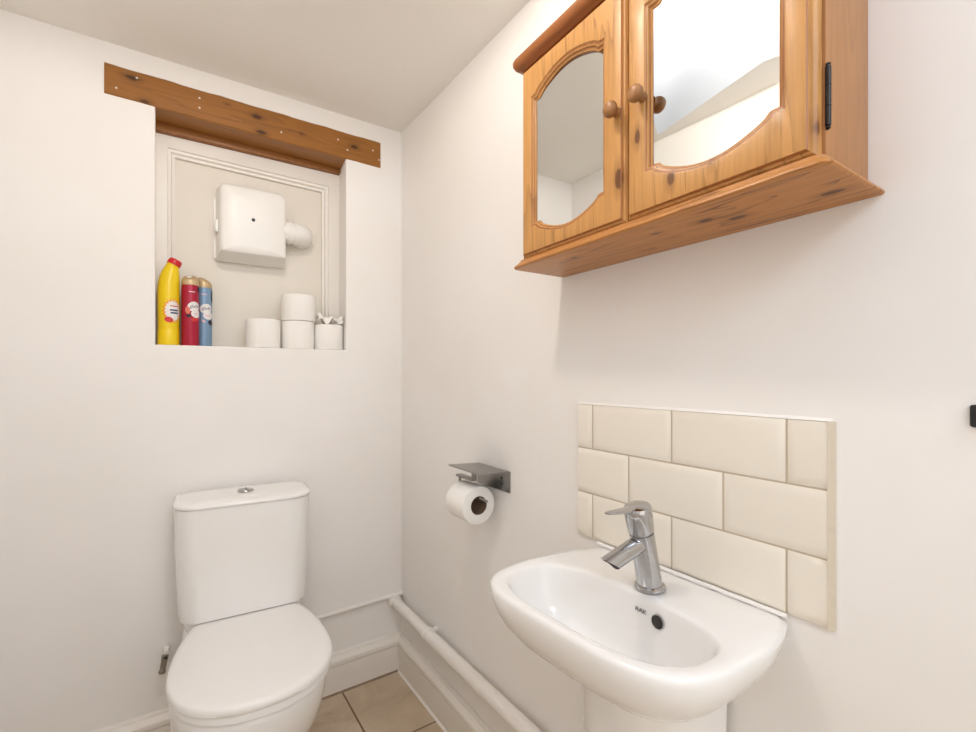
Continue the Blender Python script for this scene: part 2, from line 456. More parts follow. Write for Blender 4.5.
patch(bm, [(s * 1.2, z * 1.18) for s, z in star], R0 + .0002, .38, .112)
lab = obj('label_burst', bm, M['label_orange'], bt, label='orange and white starburst label')
bm = bmesh.new(); patch(bm, star, R0 + .0005, .42, .112); obj('burst_centre', bm, M['label_white'], lab)
for (s0, s1, zz, h, m_) in ((-.009, .016, .127, .004, 'label_red'), (-.010, .015, .114, .006, 'label_navy'), (-.008, .016, .105, .006, 'label_navy')):
    bm = bmesh.new(); patch(bm, bar(s0, s1, -h / 2 + .001, h / 2), R0 + .0008, .42, zz); obj('print_line', bm, M[m_], lab)
bm = bmesh.new(); patch(bm, ellipse(.0125, .009, rot=-.3), R0 + .0009, .02, .083)
obj('red_oval', bm, M['label_red'], lab)

# aerosol cans
def can(name, loc, label, mat, rz, slope_dir, spots):
    t = thing(name, loc, label, 'aerosol can', 0, 'air freshener cans on the niche sill')
    R = .0255
    bm = bmesh.new()
    lathe(bm, [(.0235, 0), (.0252, .0015), (R, .004), (R, .200), (.0252, .203)], 40)
    body = obj('can_body', bm, mat, t)
    bm = bmesh.new()
    rings = []
    for r, z, s in ((.0252, .2032, 0), (.0256, .205, 0), (.0252, .214, .02), (.0244, .220, .08), (.0228, .2265, .2), (.0195, .232, .3), (.0145, .2355, .36), (.008, .2372, .4)):
        rings.append([(x, y, z - s * (x * math.cos(slope_dir) + y * math.sin(slope_dir))) for x, y, _ in circ(r, 0, 36)])
    loft(bm, rings)
    cp = obj('cap', bm, M['gold'], t, angle=50, label='gold spray cap')
    bm = bmesh.new()
    q = Vector((math.cos(slope_dir), math.sin(slope_dir), 0))
    lathe(bm, [(.0075, -.004), (.0075, .002), (.006, .0035)], 20, frame_z(q * .012 + Vector((0, 0, .2295)), q * .45 + Vector((0, 0, 1))))
    obj('spray_button', bm, M['plastic'], cp)
    a = rz
    bm = bmesh.new(); patch(bm, ellipse(.020, .0165, rot=.2), R + .0003, a, .131)
    patch(bm, ellipse(.017, .014), R + .0003, a + .3, .108)
    lab = obj('front_label', bm, M['label_white'], t, label='white printed label')
    b = text_wrap('glade', .0145, R + .0006, a + .05, .132, .08); obj('lettering', b, M['label_navy'], lab, smooth=False)
    bm = bmesh.new()
    for k, (s0, s1) in enumerate(((-.008, .010), (-.006, .011))): patch(bm, bar(s0, s1, -.0009, .0009), R + .0006, a + .15, .109 - k * .005)
    obj('print_line', bm, M['label_pink'], lab)
    bm = bmesh.new(); patch(bm, bar(-.009, .009, -.0018, .0018), R + .0003, a - .25, .180); obj('top_print', bm, M['label_pink'], t)
    for (s, z, ea, eb, rot, m_) in spots:
        bm = bmesh.new(); patch(bm, ellipse(ea, eb, rot=rot), R + .00045, a + s, z); obj('label_patch', bm, M[m_], t)
    return t
can('aerosol_can', (.0665, 1.875, NZ0 + .0003), 'crimson air freshener aerosol next to the yellow bottle', M['redcan'], .42, math.radians(-105),
    [(-.75, .118, .0075, .0125, .1, 'label_coral'), (-.62, .100, .007, .0055, -.2, 'label_black'), (.1, .088, .012, .006, .1, 'label_red'), (.75, .19, .008, .010, .3, 'label_black')])
can('aerosol_can', (.1075, 1.910, NZ0 + .0003), 'blue-grey air freshener aerosol behind and right of the crimson one', M['bluecan'], .22, math.radians(-10),
    [(.62, .084, .010, .009, -.5, 'label_black'), (-.3, .088, .007, .004, -.6, 'label_pink'), (.95, .175, .006, .022, 0, 'label_black')])

# ------------------------------------------------------------------ toilet rolls
def roll_bm(R, r, h, n=48, wob=.0):
    bm = bmesh.new()
    prof = [(r, .001), (R - .004, 0), (R - .001, .0012), (R, .004), (R + .0003, h / 2), (R, h - .004), (R - .001, h - .0012), (R - .004, h), (r, h - .001)]
    loops = []
    for q, z in prof:
        loops.append([(q * (1 + wob * math.sin(3 * t + 1) * (q > r + .01)) * math.cos(t), q * (1 + wob * math.cos(2 * t) * (q > r + .01)) * math.sin(t), z) for t in [2 * PI * i / n for i in range(n)]])
    rings = loft(bm, loops, False, False)
    for i in range(n): bm.faces.new((rings[-1][i], rings[-1][(i + 1) % n], rings[0][(i + 1) % n], rings[0][i]))
    return bm
def core_bm(r, h, n=32):
    bm = bmesh.new()
    loft(bm, [circ(r, 0, n), circ(r, h, n)], False, False); loft(bm, [circ(r - .0012, 0, n), circ(r - .0012, h, n)], False, False)
    return bm
SPARE = 'spare toilet rolls on the niche sill'
first = thing('toilet_roll', (.2905, 1.876, NZ0 + .0003), 'spare white toilet roll nearest the bottles on the niche sill', 'toilet roll', .3, SPARE)
obj('paper', roll_bm(.0575, .021, .103), M['paper'], first); obj('core_tube', core_bm(.0205, .1025), M['core'], first)
def copy_tree(o, loc, rz, label):
    c = o.copy(); COL.objects.link(c); c.location = loc; c.rotation_euler = (0, 0, rz); c['label'] = label
    for ch in o.children:
        d = ch.copy(); COL.objects.link(d); d.parent = c
    return c
copy_tree(first, (.4105, 1.878, NZ0 + .0003), 1.2, 'spare white toilet roll under another one in the niche')
top = thing('toilet_roll', (.4135, 1.880, NZ0 + .1043), 'spare white toilet roll stacked on top of another one', 'toilet roll', 2.4, SPARE)
obj('paper', roll_bm(.0610, .021, .098, wob=.012), M['paper'], top); obj('core_tube', core_bm(.0205, .0975), M['core'], top)
last = thing('toilet_roll', (.5225, 1.8725, NZ0 + .0003), 'spare toilet roll with loose paper on top at the right end of the niche', 'toilet roll', 0, SPARE)
obj('paper', roll_bm(.0535, .021, .096), M['paper'], last); obj('core_tube', core_bm(.0205, .0955), M['core'], last)
bm = bmesh.new()
G = 14; grid = []
for i in range(G + 1):
    row = []
    for j in range(G + 1):
        u, v = i / G * 2 - 1, j / G * 2 - 1
        x, y = u * .043 + random.uniform(-.003, .003), v * .044 + random.uniform(-.003, .003)
        z = .0985 + .016 + .015 * math.sin(u * 5 + v * 2.2) * math.cos(v * 3 - u) + random.uniform(0, .007) + .008 * abs(u) - .012 * (v < -.8)
        row.append(bm.verts.new((x, y, max(.0968, z))))
    grid.append(row)
for i in range(G):
    for j in range(G): bm.faces.new((grid[i][j], grid[i + 1][j], grid[i + 1][j + 1], grid[i][j + 1]))
obj('loose_sheet', bm, M['paper'], last, angle=60)

# ------------------------------------------------------------------ toilet
wc = thing('toilet', (.203, 1.612, 0), 'white close-coupled toilet with the lid down against the back wall', 'toilet', math.radians(-3.9))
def egg(hb, hm, ln, wm, n=64, back_r=.03):
    """closed outline: v lateral, w forward (local -Y); hb back half width, hm max half width at w=wm, ln length"""
    P = []
    nf = 40
    for i in range(nf + 1):                       # front, from right max round the nose to left max
        t = PI / 2 * (1 - 2 * i / nf)
        P.append((hm * abs(math.sin(t)) ** .92 * (1 if t > 0 else -1), wm + (ln - wm) * abs(math.cos(t)) ** .92))
    nb = 10
    side = []
    for i in range(1, nb + 1):
        k = i / nb; w = wm * (1 - k)
        side.append((hb + (hm - hb) * math.sqrt(max(0, 1 - k ** 2.1)) if False else hb + (hm - hb) * (1 - k ** 2), max(w, back_r)))
    side = side[:-1]
    hbk = side[-1][0]
    corner = [(hbk - back_r + back_r * math.cos(a), back_r - back_r * math.sin(a)) for a in [PI / 2 * j / 6 for j in range(1, 7)]]
    left = side + corner
    P += [(-v, w) for v, w in left]
    P += [(v, w) for v, w in reversed(left)]
    return P
def eg(z, s=1., dv=.004, dw=0, hb=.143, hm=.191, ln=.459, wm=.255, shrink=0.):
    c = .25
    return [(dv + v * s * (1 - shrink / .18), -(c + (w - c) * s * (1 - shrink / .25)) - dw, z) for v, w in egg(hb, hm, ln, wm)]
ZL = .456
bm = bmesh.new()
loft(bm, [eg(ZL + .002, shrink=.004), eg(ZL + .0005, shrink=.002), eg(ZL + .002), eg(ZL + .010), eg(ZL + .016, shrink=.002), eg(ZL + .020, shrink=.007), eg(ZL + .0225, shrink=.018), eg(ZL + .0240, shrink=.05), eg(ZL + .0245, shrink=.11)])
obj('seat_lid', bm, M['seat'], wc, angle=50)
bm = bmesh.new()
outer = dict(hb=.127, hm=.187, ln=.456, wm=.254)
lo = [eg(.4365, shrink=.004, **outer), eg(.4385, **outer), eg(.449, **outer), eg(.4545, shrink=.003, **outer)]
inn = [[(v * .60, -(.27 + (-w - .27) * .62), z) for v, w, z in eg(zz, **outer)] for zz in (.4545, .4365)]
R_ = loft(bm, lo + inn, False, False)
for i in range(len(R_[0])): bm.faces.new((R_[-1][i], R_[-1][(i + 1) % len(R_[0])], R_[0][(i + 1) % len(R_[0])], R_[0][i]))
obj('seat', bm, M['seat'], wc, angle=50)
# pan: outline with rear deck under the cistern
def pan_loop(z, sv, front, back, deck, flare=1.):
    P = []
    e = egg(.12, .174 * sv, front, min(.25, front * .55), back_r=.03)
    out = []
    for v, w in e:
        out.append((v, w))
    # replace the back edge by the deck
    pts = [(v, w) for v, w in out[:41]]
    left = [(-.174 * sv + (-deck + .174 * sv) * t * t * (3 - 2 * t), min(.25, front * .55) * (1 - t) + (-.03) * t) for t in [k / 8 for k in range(1, 9)]]
    r = .03
    bl = [(-deck + r - r * math.cos(a), -back + r - r * math.sin(a)) for a in [PI / 2 * j / 6 for j in range(0, 7)]]
    seq = pts + left + bl
    seq += [(-v, w) for v, w in reversed(left + bl)]
    return [(v, -w, z) for v, w in seq]
bm = bmesh.new()
loft(bm, [pan_loop(0, .60, .235, .17, .095), pan_loop(.02, .58, .23, .17, .092), pan_loop(.09, .58, .245, .17, .095), pan_loop(.17, .68, .30, .172, .11), pan_loop(.25, .85, .368, .174, .13), pan_loop(.32, .98, .422, .176, .15), pan_loop(.38, 1.035, .443, .178, .164), pan_loop(.416, 1.045, .447, .178, .168), pan_loop(.430, 1.035, .444, .178, .166), pan_loop(.435, 1.0, .432, .176, .160)])
obj('pan', bm, M['ceramic'], wc, angle=60)
for s in (-1, 1):
    bm = bmesh.new()
    lathe(bm, [(.013, .4355), (.013, .443), (.0085, .449), (.0085, .458), (.011, .459), (.011, .468), (.008, .470)], 16, Matrix.Translation((s * .075, .004, 0)))
    obj('seat_hinge', bm, M['seat'], wc)
# deck block between the pan and the cistern
def cis_loop(z, hw, dep, r, yb=-.020, back=.176, rb=.012):
    """cistern section: flat back, generous front corners and a slightly bowed front (front = -Y)"""
    P = rrect(-hw, hw, yb, back, [r, r, rb, rb], 8)
    out = []
    for x, y in P:
        if y < yb + .04: y -= .010 * (1 - (x / hw) ** 2)
        out.append((x, y, z))
    return out
bm = bmesh.new()
loft(bm, [cis_loop(.4355, .160, 0, .05, .016), cis_loop(.455, .168, 0, .05, .014), cis_loop(.4775, .170, 0, .05, .012)])
obj('cistern_shelf', bm, M['ceramic'], wc, angle=50)
bm = bmesh.new()
loft(bm, [cis_loop(.478, .172, 0, .055, -.006), cis_loop(.481, .177, 0, .06, -.013), cis_loop(.52, .180, 0, .06, -.016), cis_loop(.60, .183, 0, .06, -.019), cis_loop(.72, .1865, 0, .06, -.021), cis_loop(.811, .1885, 0, .06, -.022)])
obj('cistern', bm, M['ceramic'], wc, angle=50)
bm = bmesh.new()
loft(bm, [cis_loop(.8115, .189, 0, .066, -.023, .176, .05), cis_loop(.8135, .1915, 0, .066, -.026, .176, .05), cis_loop(.818, .192, 0, .066, -.0265, .176, .05), cis_loop(.8235, .1895, 0, .064, -.0235, .174, .05), cis_loop(.8275, .182, 0, .062, -.015, .168, .048), cis_loop(.8295, .168, 0, .055, .0, .155, .042), cis_loop(.8303, .135, 0, .04, .022, .135, .03)])
obj('cistern_lid', bm, M['ceramic'], wc, angle=60)
bm = bmesh.new()
T = Matrix.Translation((.002, .078, .8304))
lathe(bm, [(.0225, 0), (.0235, .002), (.0225, .0035), (.020, .004), (.0195, .0055), (.018, .0062), (.005, .0065)], 32, T)
fb = obj('flush_button', bm, M['button'], wc, label='round chrome dual flush button')
bm = bmesh.new(); box(bm, .0015, .0045, .060, .096, .8368, .8372); obj('button_split', bm, M['dark'], fb)

# valve fitting left of the toilet
vf = thing('pipe_fitting', (-.006, B - .025, .31), 'small tarnished pipe fitting on the wall left of the toilet', 'pipe fitting')
bm = bmesh.new()
d = Vector((-.17, -.1, -.98)).normalized(); p0 = Vector((-.002, 1.775, .336))
lathe(bm, [(.006, 0), (.009, .003), (.009, .016), (.008, .018), (.008, .045), (.0095, .047), (.0095, .054), (.006, .056)], 20, frame_z(p0, d))
obj('valve_body', bm, M['brass'], vf, world=True)
bm = bmesh.new()
lathe(bm, [(.0085, 0), (.0085, .02), (.0105, .022), (.0105, .026)], 6, frame_z((-.0005, 1.772, .338), (0.1, .99, .1)))
tube(bm, [(0, 1.79, .338), (0, B, .338)], .0075, 16)
obj('wall_union', bm, M['gloss'], vf, world=True, label='painted pipe union')
bm = bmesh.new()
lathe(bm, [(.0045, 0), (.0045, .002)], 16, frame_z((-.0018, 1.7645, .330), (-.1, -.95, -.1)))
obj('screw_slot', bm, M['dark'], vf, world=True)

# ------------------------------------------------------------------ pipes
wp = thing('waste_pipe', (.767, 1.2, .282), 'thick white painted pipe running low along the right wall', 'pipe')
bm = bmesh.new()
tube(bm, [(.766, B - .0005, .284), (.766, 1.70, .284), (.7655, 1.50, .283)], .0205, 24)
tube(bm, [(.7655, 1.5, .283), (.768, 1.1, .285), (.769, .66, .292)], .022, 24)
obj('pipe', bm, M['pipe_paint'], wp, world=True)
bm = bmesh.new()
tube(bm, [(.766, 1.512, .283), (.766, 1.509, .283), (.766, 1.50, .283), (.766, 1.497, .283)], [.0215, .0245, .0245, .022], 24)
for y in (1.502,): box(bm, .785, W, y - .006, y + .006, .288, .298)
obj('pipe_clip', bm, M['pipe_paint'], wp, world=True)
bm = bmesh.new()
tube(bm, [(.766, B - .001, .284), (.766, B - .030, .284), (.766, B - .034, .284)], [.0255, .0255, .0215], 24)
obj('end_collar', bm, M['pipe_paint'], wp, world=True)
sp = thing('supply_pipe', (.6, B - .009, .302), 'thin white painted pipe along the back wall right of the toilet', 'pipe')
bm = bmesh.new()
tube(bm, [(.27, B - .009, .2975), (.5, B - .0085, .300), (W - .012, B - .009, .3045)], .0092, 16)
obj('pipe', bm, M['pipe_paint'], sp, world=True)
bm = bmesh.new()
tube(bm, [(W - .03, B - .011, .3045), (W - .0005, B - .011, .3065)], .0105, 16)
obj('end_fitting', bm, M['pipe_paint'], sp, world=True)

# ------------------------------------------------------------------ toilet roll holder
ph = thing('roll_holder', (W, 1.15, .925), 'brushed steel toilet roll holder with a flat shelf on the right wall', 'roll holder')
bm = bmesh.new(); box(bm, W - .003, W - .0002, 1.066, 1.232, .868, .929); obj('wall_plate', bm, M['steel'], ph, world=True, bevel=.0006)
bm = bmesh.new()
P = rrect(.698, W - .0035, 1.070, 1.226, [.006, .002, .002, .006])
loft(bm, [[(a, b + (.014 if b > 1.2 else 0) * (W - a) / .105, z + .003 * (W - a) / .105) for a, b in P] for z in (.9275, .9305)])
obj('shelf', bm, M['steel'], ph, world=True)
bm = bmesh.new()
tube(bm, [(.735, 1.231, .898), (.735, 1.231, .862), (.735, 1.230, .854), (.735, 1.226, .8510), (.735, 1.085, .8510)], .0040, 12)
box(bm, .726, .744, 1.150, 1.240, .8955, .9020); box(bm, .728, .744, 1.150, 1.154, .9025, .930)
obj('roll_bar', bm, M['steel'], ph, world=True, angle=50)
for (y, z) in ((1.19, .905), (1.105, .905), (1.105, .889)):
    bm = bmesh.new()
    lathe(bm, [(.0042, 0), (.0040, .0012), (.002, .0018)], 16, frame_z((W - .003, y, z), (-1, 0, 0)))
    obj('screw', bm, M['dark'], ph, world=True)
rl = thing('toilet_roll', (.735, 1.1245, .8305), 'white toilet roll in use hanging from the steel holder', 'toilet roll')
mt = Matrix.Rotation(-PI / 2, 4, 'X')
bm = roll_bm(.0545, .0265, .098); bm.transform(mt); obj('paper', bm, M['paper'], rl)
bm = core_bm(.0262, .097); bm.transform(mt); obj('core_tube', bm, M['core'], rl)

# ------------------------------------------------------------------ basin
YC = .537
RIM = .8285
def rim_out(n=96):
    """outline (u from wall, v along wall) as polar rays about (.17,0)"""
    c = Vector((.165, 0)); P = []
    def inside(u, v):
        if u < 0: return False
        if u < .13: hw = min(.193, 1) + .024 * math.sin(PI / 2 * u / .13); return abs(v) < hw
        return ((u - .13) / .198) ** 4.1 + (abs(v) / .217) ** 4.1 < 1
    for i in range(n):
        a = 2 * PI * i / n; d = Vector((math.cos(a), math.sin(a)))
        lo, hi = 0, .5
        for _ in range(40):
            m = (lo + hi) / 2; q = c + d * m
            if inside(q.x, q.y): lo = m
            else: hi = m
        P.append(c + d * lo)
    return P
def bowl_in(n=96):
    c = Vector((.165, 0)); P = []; cu = .205
    def inside(u, v):
        f = .101 if u > cu else .075
        q = 3.0 if u > cu else 2.5
        return (abs(u - cu) / f) ** q + (abs(v) / .184) ** q < 1
    for i in range(n):
        a = 2 * PI * i / n; d = Vector((math.cos(a), math.sin(a)))
        lo, hi = 0, .5
        for _ in range(40):
            m = (lo + hi) / 2; q = c + d * m
            if inside(q.x, q.y): lo = m
            else: hi = m
        P.append(c + d * lo)
    return P
OUT, INN = rim_out(), bowl_in()
wpt = lambda u, v, z: (W - .0005 - u * (1 + .19 * v), YC + v, RIM + z)
DC = Vector((.20, 0))
bm = bmesh.new(); loops = []
def outl(su, sv, z): return [wpt(p.x * su, p.y * sv, z) for p in OUT]
loops += [outl(.40, .34, -.119), outl(.60, .46, -.117), outl(.755, .62, -.109), outl(.85, .74, -.097), outl(.915, .84, -.081), outl(.952, .905, -.064), outl(.976, .95, -.048), outl(.992, .983, -.031), outl(.999, .998, -.016), outl(.998, .998, -.008)]
for k, z in ((.07, -.0028), (.22, -.0004), (.5, .0002), (.75, -.0006), (.9, -.0016)):
    loops.append([wpt(*(o.lerp(i_, k)), z) for o, i_ in zip(OUT, INN)])
for s, z in ((1.0, -.0035), (.985, -.0075), (.968, -.015), (.945, -.029), (.91, -.049), (.86, -.069), (.78, -.089), (.66, -.104), (.50, -.1135), (.30, -.118), (.13, -.120)):
    loops.append([wpt(*(DC + (p - DC) * s), z) for p in INN])
loft(bm, loops)
bs = thing('washbasin', (W, YC, RIM), 'white ceramic wall basin on a pedestal below the cream tiles', 'basin')
bvh_bm = bm.copy(); bvh = BVHTree.FromBMesh(bvh_bm)
obj('basin_bowl', bm, M['ceramic'], bs, world=True, angle=70)
# overflow hole, maker's mark and waste on the bowl surface
def on_bowl(u, v):
    h = bvh.ray_cast(Vector(wpt(u, v, .1)), Vector((0, 0, -1)))
    n = h[1] if h[1].z > 0 else -h[1]
    return h[0], n
def on_back(v, z):
    """the bowl's rear slope seen from inside the bowl"""
    h = bvh.ray_cast(Vector(wpt(.2, v, z)), Vector((1, 0, 0)))
    n = h[1] if h[1].x < 0 else -h[1]
    return h[0], n
p, nrm = on_back(-.053, -.031); nrm = (nrm + Vector((-1.6, 0, .1))).normalized()
bm = bmesh.new(); lathe(bm, [(.0118, -.002), (.0118, .0030)], 28, frame_z(p, nrm)); obj('overflow_rim', bm, M['chrome'], bs, world=True)
bm = bmesh.new(); lathe(bm, [(.0106, -.001), (.0106, .0034)], 28, frame_z(p, nrm)); obj('overflow_hole', bm, M['dark'], bs, world=True, label='dark overflow hole')
b = text_mesh('RAK', .0092, 0., .00022); p, nrm = on_back(-.019, -.027); nrm = (nrm + Vector((-1.2, 0, .2))).normalized()
zx = Vector((0, -1, 0)); zx = (zx - nrm * zx.dot(nrm)).normalized(); zy = nrm.cross(zx)
mm = Matrix((zx, zy, nrm)).transposed().to_4x4(); mm.translation = p + nrm * .0022
b.transform(Matrix.Identity(4)); bmesh.ops.scale(b, vec=(1.3, 1, 1), verts=b.verts); b.transform(mm)
obj('printed_mark', b, M['logo'], bs, world=True, smooth=False, label='small grey printed mark')
p, nrm = on_bowl(.20, 0)
bm = bmesh.new(); lathe(bm, [(.026, -.002), (.026, .001), (.022, .002), (.019, .0005)], 32, frame_z(p, (0, 0, 1))); obj('drain_ring', bm, M['chrome'], bs, world=True)
# pedestal
bm = bmesh.new()
def ped(z, hw, u1):
    P = []
    for i in range(33):
        t = PI * i / 32
        P.append((.012 + (u1 - .012) * abs(math.sin(t)) ** .55, hw * math.copysign(abs(math.cos(t)) ** .8, math.cos(t))))
    return [(W - u, YC + .006 + v, z) for u, v in P]
loft(bm, [ped(0, .112, .215), ped(.04, .108, .205), ped(.3, .102, .195), ped(.55, .104, .198), ped(.714, .108, .205)])
obj('pedestal', bm, M['ceramic'], bs, world=True, angle=50)
bm = bmesh.new()
for v0, v1 in ((-.193, .193),):
    tube(bm, [wpt(.0100, v0 + (v1 - v0) * i / 20, .0010 + .0004 * math.sin(i * 2.3)) for i in range(21)], .0040, 8)
obj('sealant_bead', bm, M['caulk'], bs, world=True)

# ------------------------------------------------------------------ mixer tap
tp = thing('mixer_tap', (.704, .5265, RIM), 'chrome single-lever mixer tap on the back ledge of the basin', 'tap')
ax = Vector((-.24, 0, 1)).normalized(); p0 = Vector((.704, .5265, RIM + .0005))
bm = bmesh.new()
lathe(bm, [(.0265, 0), (.0268, .003), (.0262, .006), (.0235, .008), (.0222, .0085)], 40, Matrix.Translation(p0))
obj('base_ring', bm, M['chrome'], tp, world=True)
bm = bmesh.new(); loops = []
for s, r in ((.004, .0222), (.01, .0218), (.05, .0214), (.104, .0212), (.1045, .0190), (.1082, .0190)):
    c = p0 + ax * s; m_ = frame_z(c, ax.lerp(Vector((0, 0, 1)), max(0, 1 - s / .03)))
    loops.append([tuple(m_ @ Vector(q)) for q in circ(r, 0, 40)])
loft(bm, loops)
obj('tap_body', bm, M['chrome'], tp, world=True)
bm = bmesh.new()
lathe(bm, [(.0188, .1083), (.0222, .1085), (.0226, .110), (.0238, .1465), (.0234, .1505), (.0220, .1532), (.0195, .1545), (.004, .1556)], 40, frame_z(p0, ax))
hd = obj('lever_head', bm, M['chrome'], tp, world=True)
bm = bmesh.new()
c = p0 + ax * .1475
loops = []
for x, w_, h_ in ((-.010, .0085, .0055), (-.024, .008, .0050), (-.05, .0065, .0036), (-.072, .0054, .0024), (-.077, .0046, .0016)):
    P = rrect(-w_, w_, -h_, h_, h_ * .8, 4)
    loops.append([(c.x + x, c.y + a, c.z + .001 + b - (x + .01) * .06) for a, b in P])
loft(bm, loops)
obj('lever', bm, M['chrome'], tp, world=True)
bm = bmesh.new()
s0 = p0 + ax * .088; sd = Vector((-1, 0, -.24)).normalized()
loops = []
m_ = frame_z(s0, sd)
for s, r in ((.0, .0150), (.03, .0150), (.076, .0148), (.086, .0146)):
    lp = []
    for q in circ(r, s, 32):
        w_ = m_ @ Vector(q)
        if s > .08:
            dz = w_.z - (s0 + sd * s).z; w_ = w_ + sd * (dz * 1.0)
        lp.append(tuple(w_))
    loops.append(lp)
inner = [tuple(Vector(q) * .82 + (s0 + sd * .086) * .18) for q in loops[-1]]
deep = [tuple(Vector(q) - sd * .006) for q in inner]
loft(bm, loops + [inner, deep])
obj('spout', bm, M['chrome'], tp, world=True, angle=40)
bm = bmesh.new()
cc = s0 + sd * .075
lathe(bm, [(.0115, 0), (.0115, .001)], 24, frame_z(cc - sd * .0005, sd)); obj('aerator', bm, M['dark'], tp, world=True)

# ------------------------------------------------------------------ tiled splashback
sb = thing('tiled_splashback', (W, .54, .98), 'cream glazed splashback tiles in three staggered rows above the basin', 'tiles')
y_r, y_l = .2885, .7965; J = .2025; J0 = .7512
rowz = [(1.0355, 1.135), (.9335, 1.0335), (.8315, .9315)]
TX = W - .009
def tile(bm, ya, yb_, z0, z1, ba, bb):
    g = .0015; ya, yb_, z0, z1 = ya + g, yb_ - g, z0 + .0004, z1 - .0004
    if yb_ - ya < .01: return
    bz = .011
    def lp(ia, ib, iz, x): return [(x, ya + ia, z0 + iz), (x, yb_ - ib, z0 + iz), (x, yb_ - ib, z1 - iz), (x, ya + ia, z1 - iz)]
    loft(bm, [lp(0, 0, 0, W - .0005), lp(0, 0, 0, TX + .0045), lp(.0008 * bool(ba), .0008 * bool(bb), .0008, TX + .0039), lp(ba, bb, bz, TX + .0016), lp(ba + .003 * bool(ba), bb + .003 * bool(bb), bz + .003, TX + .0012)])
bm = bmesh.new()
for k, (z0, z1) in enumerate(rowz):
    js = [J0 + J - J * i for i in range(5)] if k != 1 else [J0 + J / 2 - J * i for i in range(5)]
    for a, b_ in zip(js, js[1:]):
        hi, lo = min(a, y_l), max(b_, y_r)
        if hi - lo > .012: tile(bm, lo, hi, z0, z1, .011 if lo == b_ else 0, .011 if hi == a else 0)
obj('tiles', bm, M['tile'], sb, world=True, angle=30)
bm = bmesh.new(); box(bm, W - .0046, W - .0004, y_r + .0005, y_l - .0005, .832, 1.1345); obj('grout', bm, M['grout'], sb, world=True, smooth=False)
bm = bmesh.new()
loft(bm, [[(W - .0004, y, 1.1352), (TX + .003, y, 1.1352), (TX + .005, y, 1.1375), (W - .0004, y, 1.1400)] for y in (y_r - .004, y_l + .001)])
obj('top_bead', bm, M['caulk'], sb, world=True, smooth=False)
bm = bmesh.new()
loft(bm, [[(W - .0004, y_r - .0065, z), (TX + .004, y_r - .004, z), (TX + .0005, y_r + .0016, z), (W - .0004, y_r + .0016, z)] for z in (.8315, 1.1350)])
obj('edge_grout', bm, M['edge'], sb, world=True, label='beige grouted edge')

# ------------------------------------------------------------------ pine mirror cabinet
cb = thing('mirror_cabinet', (W, .5395, 1.447), 'pine wall cabinet with two mirrored doors above the basin', 'cabinet')
CY0, CY1 = .2437, .8385
def skew(bm):
    """the cabinet stands a little deeper at its right end"""
    for v in bm.verts:
        t = (v.co.y - CY0) / (CY1 - CY0); k = 1.055 + (.93 - 1.055) * t
        v.co.x = W - .0006 - (W - v.co.x) * k
        v.co.z -= .0065 * t * (1 - (v.co.z - 1.447) / .45)
def cobj(name, bm, mat, parent, **kw):
    skew(bm); bm.transform(Matrix.Translation(-Vector((W, .5395, 1.447))))
    return obj(name, bm, mat, parent, **kw)
o3 = lambda x, y, z: (x - W, y - .5395, z - 1.447)      # world -> cabinet space, for knots
PB, PD = srgb(186, 136, 78), srgb(126, 78, 36)
M['pine_side'] = wood('pine_side', 2, srgb(160, 112, 68), srgb(114, 72, 38), [], rings=14, seed=1.7, contrast=.9)
M['pine_board'] = wood('pine_board', 1, srgb(176, 119, 62), srgb(108, 62, 26),
    [o3(.70, .42, 1.447) + (.007,), o3(.728, .385, 1.447) + (.007,), o3(.69, .70, 1.447) + (.007,), o3(.735, .263, 1.447) + (.007,), o3(.69, .505, 1.447) + (.004,)], rings=30, seed=4.2, contrast=1.25)
M['pine_cornice'] = wood('pine_cornice', 1, srgb(140, 84, 40), srgb(96, 52, 22), rings=14, seed=5.2)
M['pine_door_a'] = wood('pine_door_left', 2, PB, PD, [o3(.648, .549, 1.543) + (.008,)], rings=24, seed=2.2, contrast=1.15)
M['pine_door_b'] = wood('pine_door_right', 2, PB, PD, [o3(.648, .509, 1.598) + (.0055,), o3(.648, .446, 1.508) + (.006,), o3(.648, .380, 1.509) + (.0045,), o3(.652, .252, 1.502) + (.006,)], rings=24, seed=8.4, contrast=1.15)
M['pine_knob'] = wood('pine_knob', 0, srgb(150, 104, 62), srgb(98, 62, 32), rings=18, seed=6.)
DF, BF = .648, .671           # door front, carcass front (x)
for nm, ya, yb_ in (('side_panel', CY0, CY0 + .016), ('side_panel', CY1 - .016, CY1)):
    bm = bmesh.new(); box(bm, BF, W - .0006, ya, yb_, 1.4655, 1.884); cobj(nm, bm, M['pine_side'], cb, bevel=.001)
bm = bmesh.new(); box(bm, W - .012, W - .0006, CY0 + .0165, CY1 - .0165, 1.4655, 1.884); cobj('back_panel', bm, M['pine_side'], cb, smooth=False)
bm = bmesh.new(); box(bm, BF + .012, W - .013, CY0 + .0165, CY1 - .0165, 1.66, 1.674); cobj('shelf', bm, M['pine_side'], cb, smooth=False)
def board(prof, x_f, ya, yb_, r):
    bm = bmesh.new(); loops = []
    for z, off in prof:
        P = rrect(x_f + off, W - .0006, ya + off, yb_ - off, [max(r - off * .4, .002), .0004, .0004, max(r - off * .4, .002)], 6)
        loops.append([(a, b_, z) for a, b_ in P])
    loft(bm, loops); return bm
cobj('bottom_board', board([(1.447, .004), (1.4478, .0015), (1.4495, 0), (1.452, .0005), (1.4545, .003), (1.457, .0065), (1.459, .0085), (1.4605, .0095), (1.461, .012), (1.465, .0125)], .634, .2252, .8545, .016), M['pine_board'], cb, angle=35)
